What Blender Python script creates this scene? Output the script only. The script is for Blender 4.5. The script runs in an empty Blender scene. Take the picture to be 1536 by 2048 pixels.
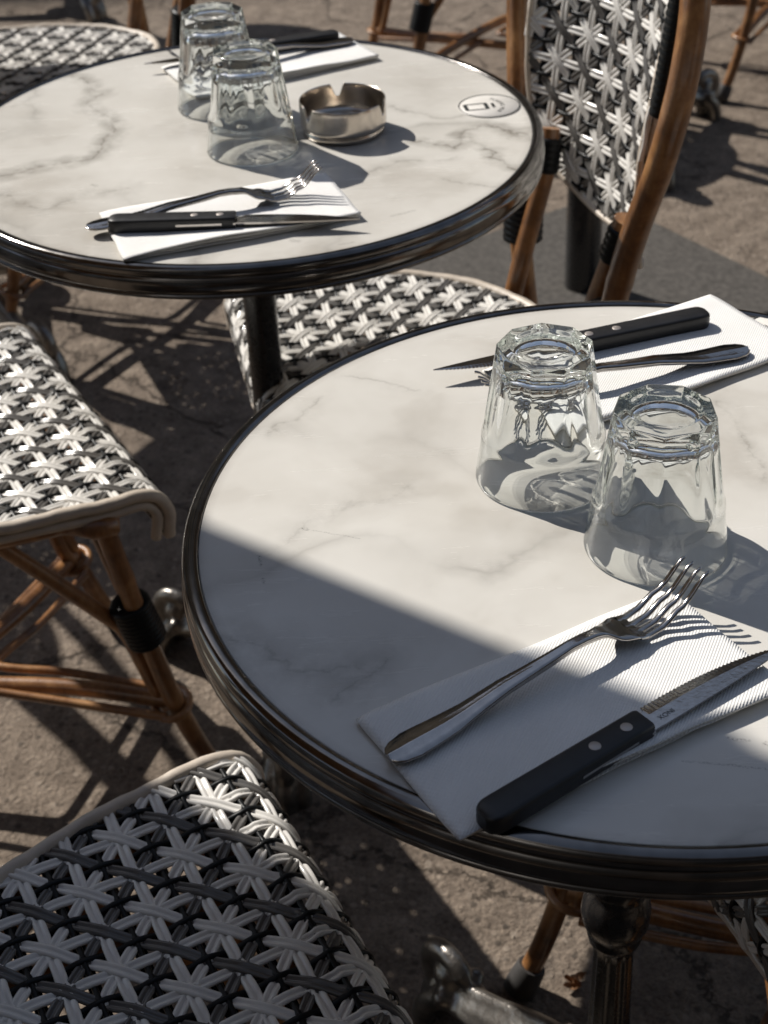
import bpy, bmesh, math, random
from mathutils import Vector, Matrix, noise as mnoise

R = math.radians
random.seed(4)
scene = bpy.context.scene
col = scene.collection
ZT = 0.73                       # height of the table tops

# ------------------------------------------------------------------ camera
cam_d = bpy.data.cameras.new('camera')
cam = bpy.data.objects.new('camera', cam_d)
col.objects.link(cam)
scene.camera = cam
F_PX, PITCH, ROLL = 3174.0, R(35.04), R(-2.76)
cam_d.sensor_fit = 'VERTICAL'
cam_d.sensor_height = 24.0
cam_d.sensor_width = 18.0
cam_d.lens = F_PX / 2048.0 * 24.0
cam_d.clip_start = 0.02
cam_d.clip_end = 500.0
fw = Vector((0, math.cos(PITCH), -math.sin(PITCH)))
up0 = Vector((0, math.sin(PITCH), math.cos(PITCH)))
rt0 = Vector((1, 0, 0))
cr, sr = math.cos(ROLL), math.sin(ROLL)
rt = cr * rt0 + sr * up0
up = -sr * rt0 + cr * up0
m = Matrix((rt, up, -fw)).transposed().to_4x4()
m.translation = Vector((0, 0, ZT + 2.077 * 0.285))
cam.matrix_world = m
cam_d.dof.use_dof = True
cam_d.dof.focus_distance = 0.98
cam_d.dof.aperture_fstop = cam_d.lens / 4.0
cam_d.dof.aperture_blades = 0

# ------------------------------------------------------------------ light
SUN_AZ, SUN_EL = R(-43.2), R(41.5)          # heading of the light, height of the sun
SD = Vector((math.cos(SUN_AZ), math.sin(SUN_AZ), -math.tan(SUN_EL)))
world = bpy.data.worlds.new('World')
scene.world = world
world.use_nodes = True
wn = world.node_tree
bg = wn.nodes['Background']
sky = wn.nodes.new('ShaderNodeTexSky')
sky.sky_type = 'NISHITA'
sky.sun_disc = False
sky.sun_elevation = SUN_EL
# the sun stands opposite to the heading of its light
sx, sy = -SD.x, -SD.y
sky.sun_rotation = math.atan2(sx, sy)
sky.air_density = 1.0
sky.dust_density = 0.6
hs = wn.nodes.new('ShaderNodeHueSaturation')
hs.inputs['Saturation'].default_value = 0.74
wn.links.new(sky.outputs['Color'], hs.inputs['Color'])
wn.links.new(hs.outputs['Color'], bg.inputs['Color'])
bg.inputs['Strength'].default_value = 0.098
sun_d = bpy.data.lights.new('sun', 'SUN')
sun_d.energy = 4.7
sun_d.angle = R(0.53)
sun_d.color = (1.0, 0.95, 0.885)
sun = bpy.data.objects.new('sun', sun_d)
col.objects.link(sun)
sun.location = (-3, 4, 5)
sun.rotation_euler = SD.to_track_quat('-Z', 'Y').to_euler()
sun_d.cycles.is_caustics_light = True
scene.view_settings.view_transform = 'Standard'
scene.view_settings.look = 'None'
scene.view_settings.exposure = 0.24
scene.view_settings.gamma = 1.0
scene.render.engine = 'CYCLES'
cy = scene.cycles
cy.use_denoising = True
cy.max_bounces = 24
cy.transmission_bounces = 24
cy.transparent_max_bounces = 12
cy.diffuse_bounces = 4
cy.glossy_bounces = 20
cy.caustics_reflective = False
cy.caustics_refractive = True
cy.blur_glossy = 0.3
cy.sample_clamp_indirect = 12.0

# ------------------------------------------------------------------ materials
def mat(name):
    mm = bpy.data.materials.new(name)
    mm.use_nodes = True
    nt = mm.node_tree
    return mm, nt, nt.nodes['Principled BSDF']

def N(nt, kind, **kw):
    n = nt.nodes.new(kind)
    for k, v in kw.items():
        if k.startswith('i_'):
            n.inputs[k[2:].replace('_', ' ')].default_value = v
        else:
            setattr(n, k, v)
    return n

def ramp(nt, fac, stops, interp='LINEAR'):
    r_ = nt.nodes.new('ShaderNodeValToRGB')
    r_.color_ramp.interpolation = interp
    els = r_.color_ramp.elements
    while len(els) < len(stops):
        els.new(0.5)
    for e, (p, c) in zip(els, stops):
        e.position = p
        e.color = c if len(c) == 4 else (*c, 1)
    nt.links.new(fac, r_.inputs['Fac'])
    return r_

def mix(nt, fac, a, b, mode='MIX'):
    x = nt.nodes.new('ShaderNodeMix')
    x.data_type = 'RGBA'
    x.blend_type = mode
    for sock, v in ((0, fac), (6, a), (7, b)):
        if hasattr(v, 'is_output'):
            nt.links.new(v, x.inputs[sock])
        else:
            x.inputs[sock].default_value = v if sock == 0 else ((*v, 1) if len(v) == 3 else v)
    return x.outputs[2]

def mth(nt, op, a, b=None, c=None, clamp=False):
    x = nt.nodes.new('ShaderNodeMath')
    x.operation = op
    x.use_clamp = clamp
    for i, v in enumerate((a, b, c)):
        if v is None:
            continue
        if hasattr(v, 'is_output'):
            nt.links.new(v, x.inputs[i])
        else:
            x.inputs[i].default_value = v
    return x.outputs[0]

def objco(nt, off=(0, 0, 0), rot=(0, 0, 0), sc=(1, 1, 1)):
    tc = nt.nodes.new('ShaderNodeTexCoord')
    mp = nt.nodes.new('ShaderNodeMapping')
    mp.inputs['Location'].default_value = off
    mp.inputs['Rotation'].default_value = rot
    mp.inputs['Scale'].default_value = sc
    nt.links.new(tc.outputs['Object'], mp.inputs['Vector'])
    return mp.outputs['Vector']

def noise_tex(nt, vec, scale, detail=4, rough=0.5, dist=0.0):
    n = nt.nodes.new('ShaderNodeTexNoise')
    n.inputs['Scale'].default_value = scale
    n.inputs['Detail'].default_value = detail
    n.inputs['Roughness'].default_value = rough
    n.inputs['Distortion'].default_value = dist
    nt.links.new(vec, n.inputs['Vector'])
    return n

def bump(nt, bsdf, height, strength, dist):
    b = nt.nodes.new('ShaderNodeBump')
    b.inputs['Strength'].default_value = strength
    b.inputs['Distance'].default_value = dist
    nt.links.new(height, b.inputs['Height'])
    nt.links.new(b.outputs['Normal'], bsdf.inputs['Normal'])

def plain(name, colr, rough, metal=0.0, spec=0.5, coat=0.0, var=0.12, vscale=40, bumpy=0.0, rvar=0.1):
    mm, nt, b = mat(name)
    v = objco(nt)
    n = noise_tex(nt, v, vscale, 5, 0.6)
    lo = tuple(x * (1 - var) for x in colr)
    hi = tuple(min(1, x * (1 + var)) for x in colr)
    c = ramp(nt, n.outputs['Fac'], [(0.3, lo), (0.7, hi)])
    nt.links.new(c.outputs['Color'], b.inputs['Base Color'])
    n2 = noise_tex(nt, v, vscale * 2.3, 4, 0.6)
    rr = mth(nt, 'MULTIPLY_ADD', n2.outputs['Fac'], rvar * 2, rough - rvar)
    nt.links.new(rr, b.inputs['Roughness'])
    b.inputs['Metallic'].default_value = metal
    b.inputs['Specular IOR Level'].default_value = spec
    b.inputs['Coat Weight'].default_value = coat
    if bumpy:
        bump(nt, b, n2.outputs['Fac'], bumpy, 0.002)
    return mm

def seg_dist(nt, vec, chain):
    """distance from the point to a chain of line segments"""
    best = None
    for (ax, ay), (bx, by) in zip(chain, chain[1:]):
        ba = (bx - ax, by - ay, 0)
        pa = N(nt, 'ShaderNodeVectorMath', operation='SUBTRACT')
        nt.links.new(vec, pa.inputs[0])
        pa.inputs[1].default_value = (ax, ay, 0)
        dt = N(nt, 'ShaderNodeVectorMath', operation='DOT_PRODUCT')
        nt.links.new(pa.outputs[0], dt.inputs[0])
        dt.inputs[1].default_value = ba
        h = mth(nt, 'MULTIPLY', dt.outputs['Value'], 1.0 / (ba[0] ** 2 + ba[1] ** 2), clamp=True)
        sc_ = N(nt, 'ShaderNodeVectorMath', operation='SCALE')
        sc_.inputs[0].default_value = ba
        nt.links.new(h, sc_.inputs['Scale'])
        df = N(nt, 'ShaderNodeVectorMath', operation='SUBTRACT')
        nt.links.new(pa.outputs[0], df.inputs[0])
        nt.links.new(sc_.outputs[0], df.inputs[1])
        flat = N(nt, 'ShaderNodeVectorMath', operation='MULTIPLY')
        nt.links.new(df.outputs[0], flat.inputs[0])
        flat.inputs[1].default_value = (1, 1, 0)
        ln = N(nt, 'ShaderNodeVectorMath', operation='LENGTH')
        nt.links.new(flat.outputs[0], ln.inputs[0])
        best = ln.outputs['Value'] if best is None else mth(nt, 'MINIMUM', best, ln.outputs['Value'])
    return best

def marble_mat(name, off, seed_rot, strength, veins_=(), marks=()):
    mm, nt, b = mat(name)
    v = objco(nt, off, (0, 0, seed_rot))
    raw = objco(nt)
    warp = noise_tex(nt, v, 5.0, 5, 0.55)
    wv = N(nt, 'ShaderNodeVectorMath', operation='MULTIPLY_ADD')
    nt.links.new(warp.outputs['Color'], wv.inputs[0])
    wv.inputs[1].default_value = (0.16, 0.10, 0.1)
    nt.links.new(v, wv.inputs[2])
    fine = noise_tex(nt, v, 38.0, 4, 0.6)
    wv2 = N(nt, 'ShaderNodeVectorMath', operation='MULTIPLY_ADD')
    nt.links.new(fine.outputs['Color'], wv2.inputs[0])
    wv2.inputs[1].default_value = (0.018, 0.018, 0.0)
    nt.links.new(wv.outputs[0], wv2.inputs[2])
    nveins = noise_tex(nt, wv2.outputs[0], 3.4, 2, 0.45)
    ridge = mth(nt, 'ABSOLUTE', mth(nt, 'SUBTRACT', nveins.outputs['Fac'], 0.5))
    thin = ramp(nt, ridge, [(0.0, (1, 1, 1)), (0.010, (0.55,) * 3), (0.032, (0.12,) * 3), (0.08, (0, 0, 0))])
    where = noise_tex(nt, v, 6.0, 3, 0.5)
    wmask = ramp(nt, where.outputs['Fac'], [(0.44, (0, 0, 0)), (0.66, (1, 1, 1))])
    vm = mth(nt, 'MULTIPLY', thin.outputs['Color'], wmask.outputs['Color'])
    soft = noise_tex(nt, wv.outputs[0], 7.0, 4, 0.6)
    cloud = ramp(nt, soft.outputs['Fac'], [(0.28, (0.47, 0.44, 0.39)), (0.48, (0.61, 0.586, 0.535)), (0.74, (0.70, 0.68, 0.63))])
    band = noise_tex(nt, wv.outputs[0], 2.6, 3, 0.5)
    br = mth(nt, 'ABSOLUTE', mth(nt, 'SUBTRACT', band.outputs['Fac'], 0.47))
    bm = ramp(nt, br, [(0.0, (0.35,) * 3), (0.055, (0, 0, 0))])
    c = mix(nt, mth(nt, 'MULTIPLY', bm.outputs['Color'], where.outputs['Fac']), cloud.outputs['Color'], (0.46, 0.44, 0.40))
    c = mix(nt, mth(nt, 'MULTIPLY', vm, strength), c, (0.20, 0.185, 0.16))
    # the slab's own veins: chains of segments, roughened by two scales of noise
    n_a = noise_tex(nt, raw, 17.0, 3, 0.6)
    n_b = noise_tex(nt, raw, 75.0, 4, 0.65)
    w1 = N(nt, 'ShaderNodeVectorMath', operation='MULTIPLY_ADD')
    nt.links.new(n_a.outputs['Color'], w1.inputs[0])
    w1.inputs[1].default_value = (.034, .034, 0)
    nt.links.new(raw, w1.inputs[2])
    w2 = N(nt, 'ShaderNodeVectorMath', operation='MULTIPLY_ADD')
    nt.links.new(n_b.outputs['Color'], w2.inputs[0])
    w2.inputs[1].default_value = (.016, .016, 0)
    nt.links.new(w1.outputs[0], w2.inputs[2])
    w3 = N(nt, 'ShaderNodeVectorMath', operation='SUBTRACT')
    nt.links.new(w2.outputs[0], w3.inputs[0])
    w3.inputs[1].default_value = (.025, .025, 0)
    brk = ramp(nt, noise_tex(nt, raw, 33.0, 4, 0.65).outputs['Fac'], [(0.36, (0.10,) * 3), (0.56, (1, 1, 1))])
    for chain, width, stg, halo in veins_:
        d = seg_dist(nt, w3.outputs[0], chain)
        line = ramp(nt, mth(nt, 'MULTIPLY', d, 1.0 / (width * 8)), [(0.0, (1, 1, 1)), (0.07, (0.6,) * 3), (0.25, (halo,) * 3), (1.0, (0, 0, 0))])
        c = mix(nt, mth(nt, 'MULTIPLY', mth(nt, 'MULTIPLY', line.outputs['Color'], brk.outputs['Color']), stg), c, (0.145, 0.13, 0.105))
    # dark scuffs left by use
    ds = ramp(nt, noise_tex(nt, raw, 700.0, 5, 0.75).outputs['Fac'], [(0.45, (0, 0, 0)), (0.62, (1, 1, 1))])
    w4 = N(nt, 'ShaderNodeVectorMath', operation='MULTIPLY_ADD')
    nt.links.new(n_b.outputs['Color'], w4.inputs[0])
    w4.inputs[1].default_value = (.004, .004, 0)
    nt.links.new(raw, w4.inputs[2])
    for chain, width, stg in marks:
        d = seg_dist(nt, w4.outputs[0], [(x + .002, y + .002) for x, y in chain])
        line = ramp(nt, mth(nt, 'MULTIPLY', d, 1.0 / (width * 4)), [(0.0, (1, 1, 1)), (0.25, (.7,) * 3), (0.6, (0, 0, 0))])
        c = mix(nt, mth(nt, 'MULTIPLY', mth(nt, 'MULTIPLY', line.outputs['Color'], ds.outputs['Color']), stg * .8), c, (0.045, 0.042, 0.038))
    sv = objco(nt, (off[0] * 3, 0, 0), (0, 0, 0.25), (1, 5.5, 1))
    sn = noise_tex(nt, sv, 26.0, 5, 0.75)
    sc_ = ramp(nt, sn.outputs['Fac'], [(0.745, (0, 0, 0)), (0.775, (1, 1, 1))])
    tc = nt.nodes.new('ShaderNodeTexCoord')
    ln = N(nt, 'ShaderNodeVectorMath', operation='LENGTH')
    nt.links.new(tc.outputs['Object'], ln.inputs[0])
    edge = ramp(nt, ln.outputs['Value'], [(0.16, (0.10,) * 3), (0.27, (1, 1, 1))])
    c = mix(nt, mth(nt, 'MULTIPLY', mth(nt, 'MULTIPLY', sc_.outputs['Color'], edge.outputs['Color']), 0.8), c, (0.10, 0.095, 0.085))
    # grime in the seam by the metal band
    seam = ramp(nt, ln.outputs['Value'], [(0.2795, (0, 0, 0)), (0.2838, (0.55,) * 3)])
    c = mix(nt, mth(nt, 'MULTIPLY', seam.outputs['Color'], n_b.outputs['Fac']), c, (0.14, 0.12, 0.10))
    nt.links.new(c, b.inputs['Base Color'])
    # wiped smears change only the gloss
    wp = objco(nt, (0, 0, 0), (0, 0, 0.7), (1, 7, 1))
    rn = noise_tex(nt, wp, 9, 6, 0.7)
    rr = ramp(nt, rn.outputs['Fac'], [(0.3, (0.13,) * 3), (0.55, (0.24,) * 3), (0.75, (0.36,) * 3)])
    nt.links.new(rr.outputs['Color'], b.inputs['Roughness'])
    b.inputs['Specular IOR Level'].default_value = 0.5
    bump(nt, b, n_b.outputs['Fac'], 0.03, 0.001)
    return mm

def rattan_mat(name):
    mm, nt, b = mat(name)
    v = objco(nt)
    n = noise_tex(nt, v, 16, 5, 0.65)
    sv = objco(nt, (0, 0, 0), (0, 0, 0), (1, 1, 0.08))
    s = noise_tex(nt, sv, 260, 4, 0.65)
    c = ramp(nt, n.outputs['Fac'], [(0.28, (0.085, 0.034, 0.011)), (0.5, (0.26, 0.115, 0.038)), (0.74, (0.54, 0.285, 0.11))])
    c2 = mix(nt, 0.5, c.outputs['Color'], ramp(nt, s.outputs['Fac'], [(0.3, (0.45, 0.40, 0.36)), (0.65, (1, 1, 1))]).outputs['Color'], 'MULTIPLY')
    nt.links.new(c2, b.inputs['Base Color'])
    nt.links.new(mth(nt, 'MULTIPLY_ADD', n.outputs['Fac'], 0.25, 0.26), b.inputs['Roughness'])
    b.inputs['Coat Weight'].default_value = 0.45
    b.inputs['Coat Roughness'].default_value = 0.16
    bump(nt, b, s.outputs['Fac'], 0.25, 0.001)
    return mm

def glass_mat(name):
    mm = bpy.data.materials.new(name)
    mm.use_nodes = True
    nt = mm.node_tree
    nt.nodes.remove(nt.nodes['Principled BSDF'])
    g = nt.nodes.new('ShaderNodeBsdfGlass')
    v = objco(nt)
    n = noise_tex(nt, v, 60, 2, 0.5)
    nt.links.new(ramp(nt, n.outputs['Fac'], [(0.3, (0.965, 0.975, 0.97)), (0.7, (0.985, 0.99, 0.985))]).outputs['Color'], g.inputs['Color'])
    g.inputs['Roughness'].default_value = 0.012
    g.inputs['IOR'].default_value = 1.5
    nt.links.new(g.outputs['BSDF'], nt.nodes['Material Output'].inputs['Surface'])
    return mm

def napkin_mat(name):
    mm, nt, b = mat(name)
    v = objco(nt, rot=(0, 0, R(52)))
    w = N(nt, 'ShaderNodeTexWave', wave_type='BANDS', bands_direction='X', wave_profile='SIN')
    w.inputs['Scale'].default_value = 0.314 / 0.0016
    nt.links.new(v, w.inputs['Vector'])
    v2 = objco(nt, rot=(0, 0, R(-38)))
    w.inputs['Distortion'].default_value = 0.5
    w.inputs['Detail Scale'].default_value = 0.3
    w2 = N(nt, 'ShaderNodeTexWave', wave_type='BANDS', bands_direction='X', wave_profile='SIN')
    w2.inputs['Scale'].default_value = 0.314 / 0.0026
    nt.links.new(v2, w2.inputs['Vector'])
    h = mth(nt, 'ADD', w.outputs['Fac'], mth(nt, 'MULTIPLY', w2.outputs['Fac'], 0.35))
    n = noise_tex(nt, v, 400, 3, 0.6)
    h2 = mth(nt, 'MULTIPLY_ADD', n.outputs['Fac'], 0.6, h)
    bump(nt, b, h2, 0.38, 0.0008)
    nn = noise_tex(nt, v, 30, 3, 0.6)
    nt.links.new(ramp(nt, nn.outputs['Fac'], [(0.3, (0.765, 0.755, 0.725)), (0.7, (0.82, 0.81, 0.785))]).outputs['Color'], b.inputs['Base Color'])
    b.inputs['Roughness'].default_value = 0.9
    b.inputs['Specular IOR Level'].default_value = 0.15
    return mm

def ground_mat(name):
    mm, nt, b = mat(name)
    v = objco(nt)
    n1 = noise_tex(nt, v, 1.7, 5, 0.6)
    n2 = noise_tex(nt, v, 22, 7, 0.72)
    n3 = noise_tex(nt, v, 190, 4, 0.7)
    vo = N(nt, 'ShaderNodeTexVoronoi', feature='F1')
    vo.inputs['Scale'].default_value = 95
    nt.links.new(v, vo.inputs['Vector'])
    c1 = ramp(nt, n2.outputs['Fac'], [(0.28, (0.12, 0.094, 0.074)), (0.5, (0.235, 0.190, 0.150)), (0.72, (0.355, 0.292, 0.232))])
    c2 = mix(nt, 0.55, c1.outputs['Color'], ramp(nt, n1.outputs['Fac'], [(0.3, (0.62, 0.60, 0.58)), (0.7, (1.0, 1.0, 1.0))]).outputs['Color'], 'MULTIPLY')
    n4 = noise_tex(nt, v, 520, 3, 0.7)
    c2 = mix(nt, 0.55, c2, ramp(nt, n4.outputs['Fac'], [(0.33, (0.55, 0.54, 0.53)), (0.5, (1, 1, 1)), (0.68, (1.35, 1.33, 1.3))]).outputs['Color'], 'MULTIPLY')
    c3 = mix(nt, 0.7, c2, ramp(nt, n3.outputs['Fac'], [(0.30, (0.40, 0.39, 0.38)), (0.5, (1, 1, 1)), (0.72, (1.35, 1.32, 1.28))]).outputs['Color'], 'MULTIPLY')
    sep = N(nt, 'ShaderNodeSeparateColor')
    nt.links.new(vo.outputs['Color'], sep.inputs['Color'])
    # single chips of lighter and darker stone in the paving
    light = ramp(nt, sep.outputs['Red'], [(0.86, (0, 0, 0)), (0.90, (1, 1, 1))], 'LINEAR')
    darkc = ramp(nt, sep.outputs['Green'], [(0.84, (0, 0, 0)), (0.88, (1, 1, 1))], 'LINEAR')
    core = ramp(nt, vo.outputs['Distance'], [(0.25, (1, 1, 1)), (0.5, (0, 0, 0))])
    c4 = mix(nt, mth(nt, 'MULTIPLY', mth(nt, 'MULTIPLY', light.outputs['Color'], core.outputs['Color']), 0.55), c3, (0.37, 0.31, 0.25))
    c5 = mix(nt, mth(nt, 'MULTIPLY', mth(nt, 'MULTIPLY', darkc.outputs['Color'], core.outputs['Color']), 0.65), c4, (0.05, 0.042, 0.036))
    # old gum and oil spots
    vs_ = N(nt, 'ShaderNodeTexVoronoi', feature='F1')
    vs_.inputs['Scale'].default_value = 5.5
    nt.links.new(v, vs_.inputs['Vector'])
    spot = ramp(nt, mth(nt, 'MULTIPLY_ADD', n2.outputs['Fac'], 0.10, vs_.outputs['Distance']), [(0.13, (1, 1, 1)), (0.17, (0, 0, 0))])
    c6 = mix(nt, mth(nt, 'MULTIPLY', spot.outputs['Color'], 0.5), c5, (0.075, 0.062, 0.052))
    # hairline cracks
    vc = N(nt, 'ShaderNodeTexVoronoi', feature='DISTANCE_TO_EDGE')
    vc.inputs['Scale'].default_value = 2.3
    wv = N(nt, 'ShaderNodeVectorMath', operation='MULTIPLY_ADD')
    nt.links.new(n2.outputs['Color'], wv.inputs[0])
    wv.inputs[1].default_value = (.12, .12, 0)
    nt.links.new(v, wv.inputs[2])
    nt.links.new(wv.outputs[0], vc.inputs['Vector'])
    crack = ramp(nt, vc.outputs['Distance'], [(0.0, (1, 1, 1)), (0.006, (0, 0, 0))])
    c7 = mix(nt, mth(nt, 'MULTIPLY', crack.outputs['Color'], 0.45), c6, (0.04, 0.034, 0.03))
    nt.links.new(c7, b.inputs['Base Color'])
    b.inputs['Roughness'].default_value = 0.85
    b.inputs['Specular IOR Level'].default_value = 0.2
    h = mth(nt, 'MULTIPLY_ADD', n3.outputs['Fac'], 0.5, n2.outputs['Fac'])
    h = mth(nt, 'MULTIPLY_ADD', core.outputs['Color'], 0.16, h)
    h = mth(nt, 'MULTIPLY_ADD', crack.outputs['Color'], -0.8, h)
    bump(nt, b, h, 0.9, 0.008)
    return mm

M = dict(
    marble_near=marble_mat('marble_near', (0.31, 0.07, 0), 0.4, 0.45,
        [([(-.2426, .1177), (-.2219, .1426), (-.2077, .1656)], .0016, .45, .25), ([(-.19, .19), (-.1347, .173)], .0014, .35, .2),
         ([(.0771, .1355), (.080, .0822), (.086, .0326)], .0022, .5, .3), ([(-.20, -.165), (-.165, -.130)], .0024, .55, .3),
         ([(-.2624, -.0988), (-.2176, -.1315), (-.1832, -.134)], .0045, .5, .4), ([(-.24, -.02), (-.19, .03), (-.15, .045)], .0032, .3, .3)],
        [([(.0125, -.2085), (.0225, -.2115)], .0007, 1), ([(.031, -.2135), (.055, -.2235), (.066, -.2280)], .0011, .95), ([(-.0145, -.2235), (.049, -.2370)], .0005, .8),
         ([(.030, -.2515), (.052, -.2560)], .0008, .9), ([(.0845, -.2405), (.110, -.2480)], .0012, 1), ([(-.2445, -.0245), (-.2435, -.0340)], .0007, 1),
         ([(-.2420, -.0480), (-.2410, -.0530)], .0007, 1), ([(-.2180, .0030), (-.2150, .0020)], .0009, 1), ([(-.2150, .0015), (-.182, -.0110)], .0004, .6),
         ([(-.152, -.222), (-.135, -.240)], .004, .45)]),
    marble_far=marble_mat('marble_far', (1.73, 0.52, 0), 0.2, 0.5,
        [([(-.193, .192), (-.157, .1414), (-.1695, .1137), (-.129, .0319), (-.1416, -.0311), (-.2297, -.0716)], .0024, .80, .50),
         ([(-.223, -.1109), (-.1698, -.1561), (-.1481, -.131), (-.101, -.1173)], .0024, .55, .45),
         ([(.1727, -.0325), (.2032, -.0515), (.2202, -.0153), (.236, -.0016), (.2566, -.02), (.2806, -.0487)], .0017, .9, .38),
         ([(.2146, -.025), (.2296, -.0523), (.2429, -.0664), (.2404, -.0845), (.2598, -.1143)], .0017, .9, .38),
         ([(.1413, .0625), (.2002, .0204), (.2497, .044)], .0016, .5, .25), ([(.1202, -.102), (.1515, -.082), (.2016, -.076)], .0018, .5, .3),
         ([(.187, -.1252), (.2335, -.1502)], .0014, .5, .25), ([(-.06, .03), (.02, -.01), (.09, -.02)], .0045, .3, .5)],
        [([(.052, -.245), (.058, -.247)], .0015, .9), ([(.093, -.258), (.105, -.255)], .0009, .8), ([(-.138, -.103), (-.134, -.106)], .0012, .9), ([(.14, -.205), (.16, -.195)], .0012, .7)]),
    rim=plain('rim_metal', (0.165, 0.156, 0.147), 0.15, 1.0, var=0.25, vscale=45, rvar=0.07),
    iron=plain('black_iron', (0.012, 0.012, 0.013), 0.28, 0.0, 0.6, 0.3, var=0.2, vscale=50, bumpy=0.15),
    worn=plain('worn_iron', (0.215, 0.20, 0.182), 0.34, 0.85, var=0.55, vscale=28, bumpy=0.8, rvar=0.14),
    steel=plain('steel', (0.42, 0.395, 0.37), 0.12, 1.0, var=0.12, vscale=140, rvar=0.09, bumpy=0.05),
    brushed=plain('brushed_steel', (0.56, 0.51, 0.45), 0.24, 1.0, var=0.1, vscale=150, rvar=0.06),
    black=plain('black_handle', (0.010, 0.010, 0.011), 0.42, 0, 0.45, var=0.3, vscale=60, rvar=0.1),
    rivet=plain('rivet', (0.42, 0.38, 0.35), 0.45, 0.7, var=0.1),
    white=plain('white_cane', (0.74, 0.72, 0.68), 0.17, 0, 0.42, 0.0, var=0.06, vscale=30, rvar=0.05),
    grey=plain('grey_cane', (0.125, 0.119, 0.112), 0.15, 0, 0.42, 0.0, var=0.10, vscale=30, rvar=0.05),
    dark=plain('black_cane', (0.008, 0.009, 0.010), 0.35, 0, 0.18, var=0.2, vscale=30, rvar=0.07),
    gap_shade=plain('gap_shade_black', (0.007, 0.007, 0.008), 0.8, 0, 0.06, var=0.2),  # for the strips added under the weave to darken its gaps
    cream=plain('cream_cord', (0.55, 0.48, 0.40), 0.42, 0, 0.4, var=0.12, vscale=50, bumpy=0.2),
    rattan=rattan_mat('rattan'),
    rubber=plain('rubber', (0.055, 0.052, 0.05), 0.6, 0, 0.3, var=0.2, vscale=60),
    glass=glass_mat('clear_glass'),
    napkin=napkin_mat('napkin_paper'),
    ground=ground_mat('pavement'),
    slab=plain('granite_slab', (0.075, 0.068, 0.060), 0.7, 0, 0.3, var=0.45, vscale=110, bumpy=0.6),
    paper=plain('sticker_paper', (0.70, 0.675, 0.63), 0.35, 0, 0.4, var=0.04),
    ink=plain('ink', (0.02, 0.024, 0.024), 0.5, 0, 0.3, var=0.2),
    canvas=plain('tan_canvas', (0.34, 0.22, 0.12), 0.9, 0, 0.2, var=0.1, vscale=60),
    limestone=plain('limestone', (0.30, 0.235, 0.17), 0.85, 0, 0.2, var=0.25, vscale=0.8),
    paint=plain('dark_paint', (0.030, 0.022, 0.018), 0.45, 0, 0.4, var=0.2, vscale=3),
    grit=plain('grit', (0.24, 0.20, 0.16), 0.9, 0, 0.2, var=0.6, vscale=25),
    leaf=plain('dry_leaf', (0.34, 0.19, 0.10), 0.8, 0, 0.2, var=0.4, vscale=90),
)

# ------------------------------------------------------------------ mesh helpers
def link(name, me, parent=None, label=None):
    o = bpy.data.objects.new(name, me)
    col.objects.link(o)
    if parent:
        o.parent = parent
    if label:
        o['label'] = label
    return o

def tag(o, label, cat, group=None):
    o['label'] = label
    o['category'] = cat
    if group:
        o['group'] = group
    return o

def thing(name, loc, rz, label, cat, group=None):
    o = bpy.data.objects.new(name, None)
    o.empty_display_size = 0.1
    col.objects.link(o)
    o.location = loc
    o.rotation_euler = (0, 0, rz)
    return tag(o, label, cat, group)

class MB:
    """collects faces, becomes one mesh"""
    def __init__(s):
        s.v, s.f, s.m, s.sm = [], [], [], []
    def add(s, vs, fs, mi=0, smooth=True):
        o = len(s.v)
        s.v.extend([tuple(p) for p in vs])
        for f in fs:
            s.f.append([i + o for i in f])
            s.m.append(mi)
            s.sm.append(smooth)
    def mesh(s, name, mats):
        me = bpy.data.meshes.new(name)
        me.from_pydata(s.v, [], s.f)
        for k in mats:
            me.materials.append(M[k])
        me.polygons.foreach_set('material_index', s.m)
        me.polygons.foreach_set('use_smooth', s.sm)
        me.update()
        return me

def catmull(pts, n=6, closed=False):
    P = [Vector(p) for p in pts]
    out = []
    L = len(P)
    segs = L if closed else L - 1
    for i in range(segs):
        if closed:
            a, b, c, d = P[(i - 1) % L], P[i], P[(i + 1) % L], P[(i + 2) % L]
        else:
            a, b, c, d = P[max(i - 1, 0)], P[i], P[i + 1], P[min(i + 2, L - 1)]
        for k in range(n):
            t = k / n
            out.append(0.5 * ((2 * b) + (c - a) * t + (2 * a - 5 * b + 4 * c - d) * t * t + (3 * b - a - 3 * c + d) * t ** 3))
    if not closed:
        out.append(P[-1].copy())
    return out

def tube(mb, path, rad, sides=10, closed=False, mi=0, caps=True):
    """rad: number or list per point; parallel-transported"""
    n = len(path)
    T = []
    for i in range(n):
        if closed:
            t = path[(i + 1) % n] - path[(i - 1) % n]
        else:
            t = path[min(i + 1, n - 1)] - path[max(i - 1, 0)]
        T.append(t.normalized() if t.length > 1e-9 else Vector((0, 0, 1)))
    ref = Vector((0, 0, 1)) if abs(T[0].z) < 0.9 else Vector((1, 0, 0))
    u = (ref - ref.dot(T[0]) * T[0]).normalized()
    vs, fs = [], []
    for i in range(n):
        u = (u - u.dot(T[i]) * T[i]).normalized()
        w = T[i].cross(u)
        r_ = rad[i] if isinstance(rad, (list, tuple)) else rad
        for k in range(sides):
            a = 2 * math.pi * k / sides
            vs.append(path[i] + r_ * (math.cos(a) * u + math.sin(a) * w))
    rng = n if closed else n - 1
    for i in range(rng):
        j = (i + 1) % n
        for k in range(sides):
            l = (k + 1) % sides
            fs.append((i * sides + k, i * sides + l, j * sides + l, j * sides + k))
    mb.add(vs, fs, mi)
    if not closed and caps:
        mb.add(vs[:sides], [tuple(range(sides))[::-1]], mi, False)
        mb.add(vs[-sides:], [tuple(range(sides))], mi, False)

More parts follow.
